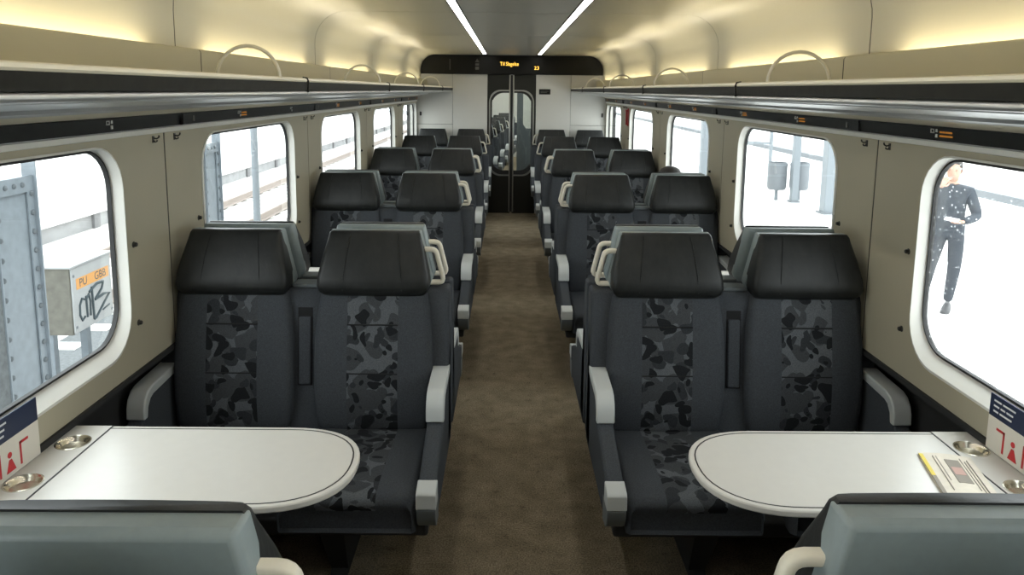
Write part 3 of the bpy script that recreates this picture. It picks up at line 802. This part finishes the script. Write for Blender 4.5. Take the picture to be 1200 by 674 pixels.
# ================================================================== NEXT CAR BEYOND THE DOOR
nx = struct('wall_next_car')
Y0, Y1 = YE+0.12, YE+9.0
MB().box(-1.45, 1.45, Y0-0.1, Y1, -0.08, 0.0, M['carpet']).build('next_floor', nx, smooth=False)
MB().box(-1.45, 1.45, Y0, Y1, ZC, ZC+0.05, M['cove']).build('next_ceiling', nx, smooth=False)
MB().box(-1.45, 1.45, Y1, Y1+0.05, -0.06, 2.3, M['endwall']).build('next_end', nx, smooth=False)
for s in (1, -1):
    b = MB().box(1.35, 1.42, Y0, Y1, -0.06, 0.85, M['wall']).box(1.35, 1.42, Y0, Y1, 1.53, 2.25, M['wall'])
    for i in range(6):
        b.box(1.35, 1.42, Y0+i*1.7-0.25 if i else Y0, min(Y1, Y0+i*1.7+0.25), 0.85, 1.53, M['wall'])
    b.build('next_side', nx, smooth=False, sx=s)
    MB().box(0.30, 0.42, Y0+0.2, Y1, ZC-0.008, ZC, M['strip']).build('next_light', nx, smooth=False, sx=s)
MB().prism([(0.10, 0.25), (1.35, 0.25), (1.35, 2.19), (0.10, 2.19), (0.10, 1.75), (0.20, 1.78), (0.42, 1.78), (0.47, 1.72), (0.47, 1.17), (0.42, 1.10), (0.25, 1.10), (0.20, 1.17), (0.20, 1.775), (0.10, 1.745)], 'y', 12.2, 12.24, M['shell_dark']).build('gangway_partition', nx, smooth=False)
MB().box(0.0, 1.35, 12.15, 12.6, 0.0, 0.16, M['endwall']).build('gangway_step', nx, bevel=0.01)
MB().box(0.2, 0.47, 12.215, 12.222, 1.10, 1.78, M['glass']).build('gangway_pane', nx, smooth=False)
for i, y in enumerate((12.0, 13.4, 14.8, 16.2, 17.6)):
    o = bench(-1, y, False, 'charcoal double seat seen through the sliding door glass, %s one behind the door' % ordw[i])
    o.location.x = -0.72 + 0.10*i; o.rotation_euler.z = math.radians(-3-i)

# ================================================================== OUTSIDE, TRACK SIDE (left)
GZ = -1.16; PZ = -0.75
g = tag(MB().box(-40, -1.6, -15, 90, GZ-0.3, GZ, M['ballast']).build('ground_track', smooth=False), kind='structure')
fp = struct('ground_far_platform')
MB().box(-40, -8.5, -15, 90, GZ, PZ-0.10, M['face']).build('platform_face', fp, smooth=False)
for i in range(-4, 24):
    MB().box(-40, -8.40, i*3.0+0.01, i*3.0+2.99, PZ-0.10, PZ, M['paving']).build('edge_slab', fp, smooth=False)
for i in range(-2, 20):
    MB().box(-8.56, -8.44, i*3.0-0.06, i*3.0+0.16, GZ, PZ-0.10, M['pier']).build('face_pier', fp, smooth=False)
for i, x in enumerate((-5.35, -6.8, -2.1)):
    prf = [(-0.07, 0), (0.07, 0), (0.07, 0.012), (0.012, 0.03), (0.012, 0.12), (0.035, 0.13), (0.035, 0.16), (-0.035, 0.16), (-0.035, 0.13), (-0.012, 0.12), (-0.012, 0.03), (-0.07, 0.012)]
    r_ = MB().prism(prf, 'y', -15, 80, M['rust']).build('track_rail', loc=(x, 0, GZ+0.031))
    tag(r_, ['rusty rail of the far track, inner one', 'rusty rail of the far track beside the opposite platform', 'rusty rail beside the carriage under the track side windows'][i], 'rail', 'railway rails')
# sleepers
for i in range(0, 50):
    o = MB().box(-7.4, -4.75, i*0.65, i*0.65+0.24, GZ, GZ+0.03, M['concrete']).build('sleeper', smooth=False) if i == 0 else o0.copy()
    if i == 0: o0 = o
    else: COL.objects.link(o); o.location = (0, i*0.65, 0)
    tag(o, 'pale concrete sleeper under the far track rails', 'sleeper', 'sleepers of the far track')

def riveted_column(x, y, label):
    root = empty('riveted_column', (x, y, GZ))
    H = 2.30; W = 0.20; D = 0.15
    st = M['steelpaint']
    MB().box(-0.02, -0.004, -W, W, 0, H, st).build('web_plate', root, smooth=False)
    for yy in (-W, W):
        MB().box(-0.06, 0.03, yy-0.006, yy+0.006, 0, H+1.6, st).build('flange', root, smooth=False)
        a, c = (yy, yy+0.07) if yy < 0 else (yy-0.07, yy)
        MB().box(0.0, 0.010, a, c, 0, H, st).build('angle_strip', root, smooth=False)
    MB().box(0.0, 0.012, -W, W, H-0.10, H, st).build('cross_strip', root, smooth=False)
    MB().box(-0.02, 0.02, -W-0.35, -W-0.006, 0, H+0.4, M['asphalt']).build('side_plate', root, smooth=False)
    MB().loft([[(-0.02, -W-0.03, H+0.02), (0.02, -W-0.03, H+0.02), (0.02, -W+0.06, H+0.02), (-0.02, -W+0.06, H+0.02)], [(-0.02, W-0.1, H+0.9), (0.02, W-0.1, H+0.9), (0.02, W, H+0.9), (-0.02, W, H+0.9)]][::1], st).build('brace', root, smooth=False)
    rv = None
    def rivet(yy, z):
        nonlocal rv
        if rv is None:
            rv = MB().lathe([(0.018, 0.0), (0.017, 0.008), (0.010, 0.014), (0.0, 0.016)], (0, 0, 0), M['pole_dark'], n=8, axis='x').build('rivet', root)
            o = rv
        else:
            o = rv.copy(); COL.objects.link(o); o.parent = root
        o.location = (0.010, yy, z)
    for i in range(int(H/0.125)):
        for yy in (-W+0.035, W-0.035): rivet(yy, 0.06+i*0.125)
    for i in range(1, 4): rivet(-W+0.035+i*(2*W-0.07)/4, H-0.05)
    tag(root, label, 'column', 'riveted steel columns')
    return root
riveted_column(-3.15, 4.62, 'wide grey riveted steel column outside beside the graffitied cabinet')
riveted_column(-3.15, 7.75, 'farther grey riveted steel column outside the second track side window')
def lamp_post(x, y, z0, h, label, r=0.055):
    root = empty('lamp_post', (x, y, z0))
    MB().tube([(0, 0, 0), (0, 0, h)], r, M['pole'], n=14).build('pole', root)
    MB().lathe([(0, 0.05), (r*2, 0.05), (r*2, 0.0), (0, 0)], (0, 0, 0), M['pole'], n=14).build('base_plate', root)
    MB().tube([(0, 0, h), (0.3, 0, h+0.15), (0.9, 0, h+0.2)], 0.03, M['pole']).build('arm', root)
    MB().box(0.8, 1.3, -0.1, 0.1, h+0.15, h+0.24, M['pole']).build('lamp_head', root, bevel=0.02)
    tag(root, label, 'lamp post')
lamp_post(-4.0, 11.6, GZ, 6.0, 'slim grey lamp post by the tracks outside the second track side window')
lamp_post(-4.0, 21.5, GZ, 6.0, 'distant slim grey lamp post by the tracks outside the third track side window', 0.08)
# cabinet with label and graffiti
cb = empty('track_cabinet', (-3.5, 6.06, 0))
bx0, by0, by1, bz0, bz1 = -0.42, -0.33, 0.26, -0.26, 0.29
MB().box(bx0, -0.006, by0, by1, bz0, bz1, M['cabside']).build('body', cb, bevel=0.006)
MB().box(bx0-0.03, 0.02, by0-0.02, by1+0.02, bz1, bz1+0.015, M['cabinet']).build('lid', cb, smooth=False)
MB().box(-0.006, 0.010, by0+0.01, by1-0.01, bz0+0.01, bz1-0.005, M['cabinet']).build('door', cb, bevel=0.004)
MB().box(0.010, 0.0115, by0+0.06, by1-0.05, 0.10, 0.19, M['orange']).build('orange_label', cb, smooth=False)
RL = (PI/2, 0, PI/2)
text('lettering', 'PU', 0.095, M['ink'], cb, (0.0118, by0+0.10, 0.115), RL)
text('lettering', 'GBB', 0.095, M['ink'], cb, (0.0118, by0+0.32, 0.115), RL)
def stroke(pts, r=0.010):
    MB().tube([(0.0125, by0+0.05+p*0.49, -0.22+q*0.30) for p, q in pts], r, M['ink'], n=6).build('graffiti_stroke', cb)
stroke([(0.22, 0.72), (0.14, 0.78), (0.07, 0.62), (0.06, 0.35), (0.12, 0.18), (0.20, 0.25)])
stroke([(0.26, 0.80), (0.27, 0.20)]); stroke([(0.27, 0.70), (0.34, 0.82), (0.38, 0.60), (0.36, 0.20)])
stroke([(0.44, 0.98), (0.46, 0.05)], 0.011)
stroke([(0.36, 0.86), (0.60, 1.0), (0.80, 0.98), (0.74, 0.80), (0.52, 0.58)], 0.011)
stroke([(0.52, 0.58), (0.80, 0.62), (0.98, 0.58), (0.80, 0.38), (0.52, 0.06), (0.46, 0.05)], 0.011)
stroke([(0.74, 0.18), (0.96, 0.24)], 0.007)
for yy, zz in ((by0+0.03, 0.22), (by0+0.03, -0.20), (by1-0.03, -0.20)):
    MB().lathe([(0.012, 0.0), (0.012, 0.004), (0.0, 0.006)], (0.010, yy, zz), M['bin'], n=10, axis='x').build('bolt', cb)
for yy in (by0+0.06, by1-0.06):
    MB().box(-0.25, -0.19, yy-0.03, yy+0.03, GZ, bz0, M['steelpaint']).build('leg', cb, smooth=False)
tag(cb, 'grey trackside cabinet with an orange label and black graffiti', 'cabinet')
# dark trackside ground strip and far building
tag(MB().box(-5.1, -1.9, -6, 10.5, GZ, GZ+0.02, M['asphalt']).build('ground_cable_duct', smooth=False), kind='structure')
fbld = empty('station_building', (-30, 40, PZ))
MB().box(-6, 0, -30, 40, 0, 5.2, M['building']).build('wall', fbld, smooth=False)
MB().box(-6.5, 1.6, -31, 41, 5.2, 5.6, M['pole']).build('roof', fbld, smooth=False)
win = None
for i in range(16):
    yy = -27+i*4.2
    wo = MB().box(0.0, 0.03, -0.7, 0.7, 1.2, 3.6, M['bglass']).build('window', fbld, smooth=False) if win is None else win.copy()
    if win is None: win = wo
    else: COL.objects.link(wo)
    wo.parent = fbld; wo.location = (0, yy, 0)
tag(fbld, 'long pale building beyond the opposite platform', 'building')

# ================================================================== OUTSIDE, PLATFORM SIDE (right)
pf = struct('ground_platform')
MB().box(1.75, 11.2, -15, 90, GZ-0.2, PZ, M['paving']).build('platform_deck', pf, smooth=False)
MB().box(11.2, 11.35, -15, 90, GZ-0.2, PZ+0.02, M['concrete']).build('edge_kerb', pf, smooth=False)
MB().box(11.35, 40, -15, 90, GZ-0.3, GZ-0.1, M['ballast']).build('track_bed', pf, smooth=False)
MB().box(12.6, 12.9, -15, 90, GZ-0.1, PZ-0.05, M['bin']).build('far_edge_wall', pf, smooth=False)
MB().box(12.9, 40, -15, 90, GZ-0.1, PZ, M['paving']).build('far_deck', pf, smooth=False)
def cylinder_bin(x, y, label):
    root = empty('litter_bin', (x, y, PZ+0.25))
    MB().lathe([(0.0, 0.0), (0.19, 0.0), (0.215, 0.06), (0.215, 0.60), (0.205, 0.63), (0.205, 0.52), (0.0, 0.52)], (0, 0, 0), M['bin'], n=24).build('body', root)
    MB().lathe([(0.222, 0.56), (0.226, 0.575), (0.222, 0.59)], (0, 0, 0), M['pole'], n=24).build('rim_band', root)
    MB().box(-0.03, 0.03, -0.03, 0.03, -0.25, 0.0, M['pole']).build('post', root, smooth=False)
    tag(root, label, 'bin', 'platform litter bins')
cylinder_bin(6.22, 17.1, 'grey litter bin on the platform, on the shelter side of the post')
cylinder_bin(6.74, 17.1, 'grey litter bin on the platform, on the open side of the post')
def signpost(x, y, h, w_, label, box=None):
    root = empty('platform_post', (x, y, PZ))
    MB().box(-w_, w_, -w_, w_, 0, h, M['pole']).build('post', root, bevel=0.01)
    MB().box(-w_*1.4, w_*1.4, -w_*1.4, w_*1.4, 0, 0.04, M['bin']).build('base_plate', root, smooth=False)
    if box: MB().box(*box, M['pole']).build('sign_board', root, bevel=0.01)
    tag(root, label, 'post')
signpost(6.50, 16.75, 4.2, 0.075, 'grey post between the two litter bins on the platform', (-0.32, -0.085, -0.05, 0.05, 1.9, 3.6))
signpost(6.62, 15.2, 5.0, 0.13, 'thick pale post on the platform seen at the edge of the second platform window')
signpost(5.5, 20.8, 5.0, 0.12, 'pale post on the platform outside the third platform window')
# shelter
sh = empty('platform_shelter', (6.2, 21.5, PZ))
for x in (-0.5, 0.45, 1.4):
    MB().box(x-0.04, x+0.04, -0.04, 0.04, 0, 2.5, M['pole']).build('upright', sh, smooth=False)
for x in (-0.5, 0.45):
    MB().box(x+0.05, x+0.9, -0.006, 0.006, 1.1, 2.4, M['glass']).build('pane', sh, smooth=False)
MB().box(-0.7, 1.6, -0.4, 1.4, 2.5, 2.6, M['pole']).build('roof', sh, smooth=False)
MB().box(-0.5, 1.4, -0.03, 0.03, 1.0, 1.06, M['pole']).build('rail', sh, smooth=False)
tag(sh, 'glazed platform shelter with grey uprights outside the second platform window', 'shelter')

# ================================================================== PEOPLE
def skin_body(name, verts, edges, radii, mats_by, parent, loc, rot, sub=2):
    me = bpy.data.meshes.new(name + '_rig'); me.from_pydata(verts, edges, [])
    o = bpy.data.objects.new(name, me); COL.objects.link(o)
    sk = o.modifiers.new('skin', 'SKIN'); sk.use_smooth_shade = True
    for i, r in enumerate(radii):
        r = r if isinstance(r, tuple) else (r, r)
        me.skin_vertices[0].data[i].radius = r
        me.skin_vertices[0].data[i].use_root = (i == 0)
    ss = o.modifiers.new('sub', 'SUBSURF'); ss.levels = sub; ss.render_levels = sub
    dg = bpy.context.evaluated_depsgraph_get()
    nm = bpy.data.meshes.new_from_object(o.evaluated_get(dg)); nm.name = name
    bpy.data.objects.remove(o)
    nm.materials.clear()
    for m in mats_by[0]: nm.materials.append(m)
    for p in nm.polygons:
        p.material_index = mats_by[1](p.center); p.use_smooth = True
    ob = bpy.data.objects.new(name, nm); COL.objects.link(ob); ob.parent = parent
    ob.location = loc; ob.rotation_euler = rot
    return ob
def head(parent, c, faceang, hair_long=False):
    """head mesh facing -y before rotation by faceang about z"""
    hd_ = empty('head_pivot')
    COL.objects.unlink(hd_); bpy.data.objects.remove(hd_)
    b = MB(); rings = []
    prof_ = [(-0.125, 0.030, 0.028), (-0.115, 0.045, 0.044), (-0.095, 0.055, 0.060), (-0.06, 0.064, 0.078), (-0.02, 0.071, 0.090), (0.03, 0.074, 0.095), (0.07, 0.070, 0.090), (0.10, 0.055, 0.070), (0.118, 0.03, 0.038)]
    for z, rx, ry in prof_:
        ring = []
        for k in range(20):
            t = 2*PI*k/20
            x, y = rx*math.cos(t), ry*math.sin(t)
            d = math.exp(-((t-1.5*PI)/0.22)**2)
            if -0.05 < z < 0.02: y -= d*0.018*(1 if z < -0.01 else 0.6)
            if abs(z-0.0) < 0.035: y += 0.006*(math.exp(-((t-1.5*PI-0.45)/0.2)**2) + math.exp(-((t-1.5*PI+0.45)/0.2)**2))
            ring.append((x, y, z))
        rings.append(ring)
    b.loft(rings, M['skin'])
    for sx_ in (1, -1):
        b.lathe([(0.0, 0.0), (0.012, 0.001), (0.018, 0.006), (0.014, 0.012), (0.0, 0.013)], (sx_*0.074-(0.013 if sx_ < 0 else 0), 0.012, -0.005), M['skin'], n=10, axis='x')
        b.lathe([(0.010, -0.004), (0.009, -0.009), (0.0, -0.011)], (sx_*0.031, -0.072, 0.005), M['hair'], n=8, axis='y')
    b.box(-0.024, 0.024, -0.083, -0.070, -0.071, -0.064, M['redplastic'] if False else M['pinkprint'])
    h = b.build('head', parent, angle=80); h.location = c; h.rotation_euler = (0, 0, faceang)
    b = MB(); rings = []
    for z, rx, ry, yo in [(-0.045, 0.070, 0.062, 0.035), (0.0, 0.080, 0.085, 0.024), (0.045, 0.083, 0.098, 0.012), (0.085, 0.078, 0.100, 0.004), (0.115, 0.060, 0.078, 0.002), (0.131, 0.030, 0.04, 0.002)]:
        ring = []
        for k in range(18):
            t = 2*PI*k/18; y = ry*math.sin(t)+yo
            if z < 0.06: y = max(y, -0.022 - 0.03*(z > 0.03))
            ring.append((rx*math.cos(t), y, z))
        rings.append(ring)
    b.loft(rings, M['hair']).build('hair', h, angle=80)
    return h
def hand(parent, wrist, dirv, palm_n, label=None):
    """five fingered hand from wrist along dirv, fingers slightly curled towards palm_n"""
    d = Vector(dirv).normalized(); nrm = Vector(palm_n); nrm = (nrm - d*nrm.dot(d)).normalized(); sd = d.cross(nrm)
    w0 = Vector(wrist); b = MB()
    rings = []
    for t, hw, ht in ((0, 0.026, 0.018), (0.03, 0.036, 0.018), (0.07, 0.043, 0.015), (0.095, 0.041, 0.012)):
        c = w0 + d*t; rings.append([c + sd*hw*math.cos(a) + nrm*ht*math.sin(a) for a in [2*PI*k/10 for k in range(10)]])
    b.loft(rings, M['skin'])
    for i, L_ in enumerate((0.066, 0.076, 0.072, 0.056)):
        base = w0 + d*0.088 + sd*(-0.031+0.0205*i)
        b.tube([base, base + d*L_*0.45 + nrm*0.008, base + d*L_*0.75 + nrm*0.026, base + d*L_*0.86 + nrm*0.046], [0.0095, 0.009, 0.008, 0.006], M['skin'], n=7)
    base = w0 + d*0.03 - sd*0.034
    b.tube([base, base + d*0.026 - sd*0.020 + nrm*0.012, base + d*0.055 - sd*0.018 + nrm*0.026], [0.012, 0.0105, 0.008], M['skin'], n=7)
    return b.build('hand', parent, angle=80)

# standing person on the platform: one hand raised to the face, papers in the other
pz = empty('person', (5.02, 8.35, PZ), math.radians(-38))
V = [(0, 0, 0.94), (0, 0, 1.08), (0, -0.005, 1.24), (0, 0, 1.38), (0, 0.0, 1.46), (0, -0.015, 1.53),
     (-0.085, 0, 0.90), (-0.15, -0.03, 0.50), (-0.21, 0.06, 0.10),
     (0.085, 0, 0.90), (0.10, -0.08, 0.50), (0.06, -0.03, 0.10),
     (-0.17, 0, 1.385), (-0.26, -0.10, 1.16), (-0.10, -0.22, 1.43),
     (0.17, 0, 1.385), (0.27, -0.01, 1.12), (0.17, -0.24, 1.08)]
Ed = [(0, 1), (1, 2), (2, 3), (3, 4), (4, 5), (0, 6), (6, 7), (7, 8), (0, 9), (9, 10), (10, 11), (3, 12), (12, 13), (13, 14), (3, 15), (15, 16), (16, 17)]
Rd = [(0.15, 0.11), (0.155, 0.115), (0.17, 0.12), (0.14, 0.10), 0.062, 0.056, 0.10, 0.072, 0.052, 0.10, 0.072, 0.052, 0.075, 0.058, 0.042, 0.075, 0.058, 0.042]
def pm(c):
    if c.z < 0.88: return 1
    if c.z > 1.47 and abs(c.x) < 0.09: return 2
    return 0
skin_body('body', V, Ed, Rd, ([M['jacket'], M['trousers'], M['skin']], pm), pz, (0, 0, 0), (0, 0, 0))
head(pz, (0, -0.03, 1.625), 0)
hand(pz, (-0.10, -0.22, 1.44), (0.40, 0.38, 0.85), (0.3, 0.9, 0.0))
hand(pz, (0.165, -0.25, 1.08), (-0.75, -0.6, -0.1), (0, 0.2, 1))
for (fx, fy) in ((-0.21, 0.06), (0.06, -0.03)):
    b = MB(); rings = []
    for y, hw, h in ((0.07, 0.03, 0.07), (0.03, 0.042, 0.10), (-0.05, 0.044, 0.085), (-0.12, 0.048, 0.06), (-0.18, 0.042, 0.045), (-0.205, 0.02, 0.03)):
        rings.append([(fx-hw, fy+y, 0), (fx+hw, fy+y, 0), (fx+hw*0.95, fy+y, h*0.6), (fx+hw*0.5, fy+y, h), (fx-hw*0.5, fy+y, h), (fx-hw*0.95, fy+y, h*0.6)])
    b.loft(rings, M['shoe']).build('shoe', pz, angle=60)
tag(pz, 'person in dark jacket and trousers standing on the platform with hand raised to face', 'person')
pp = MB().box(-0.07, 0.07, -0.05, 0.05, -0.004, 0.004, M['white']).build('folded_paper', smooth=False)
pp.location = Matrix.Rotation(math.radians(-38), 4, 'Z') @ Vector((0.06, -0.33, 1.105)) + Vector((5.02, 8.35, PZ)); pp.rotation_euler = (0.2, 0.1, -0.7)
tag(pp, 'white folded paper held by the person on the platform', 'paper')

# passenger hidden by the fourth seat row, only the crown of the head shows
sp_ = empty('person', (1.085, 5.02, 0)); sp_.scale = (1, 1, 0.947)
V = [(0, 0.10, 0.56), (0, 0.02, 0.72), (0, 0.0, 0.88), (0, 0.0, 0.99), (0, 0.0, 1.05), (0, 0.01, 1.10),
     (-0.09, 0.14, 0.55), (-0.11, 0.50, 0.54), (-0.11, 0.52, 0.10), (-0.11, 0.62, 0.05),
     (0.09, 0.14, 0.55), (0.11, 0.50, 0.54), (0.11, 0.52, 0.10), (0.11, 0.62, 0.05),
     (-0.15, 0.0, 0.98), (-0.17, 0.06, 0.74), (-0.12, 0.28, 0.66), (0.15, 0.0, 0.98), (0.165, 0.06, 0.74), (0.12, 0.28, 0.66)]
Ed = [(0, 1), (1, 2), (2, 3), (3, 4), (4, 5), (0, 6), (6, 7), (7, 8), (8, 9), (0, 10), (10, 11), (11, 12), (12, 13), (3, 14), (14, 15), (15, 16), (3, 17), (17, 18), (18, 19)]
Rd = [(0.14, 0.09), (0.14, 0.09), (0.15, 0.10), (0.12, 0.08), 0.055, 0.05, 0.08, 0.065, 0.05, 0.04, 0.08, 0.065, 0.05, 0.04, 0.06, 0.05, 0.038, 0.06, 0.05, 0.038]
skin_body('body', V, Ed, Rd, ([M['jacket'], M['trousers'], M['skin']], lambda c: 1 if c.z < 0.6 else (2 if c.z > 1.06 else 0)), sp_, (0, 0.10, 0), (0, 0, 0))
head(sp_, (0, 0.13, 1.14), PI)
for x in (-0.12, 0.12): hand(sp_, (x, 0.37, 0.665), (0.0, 1, -0.15), (0, 0, -1))
tag(sp_, 'seated passenger behind a platform side double seat, only dark hair showing above it', 'person')
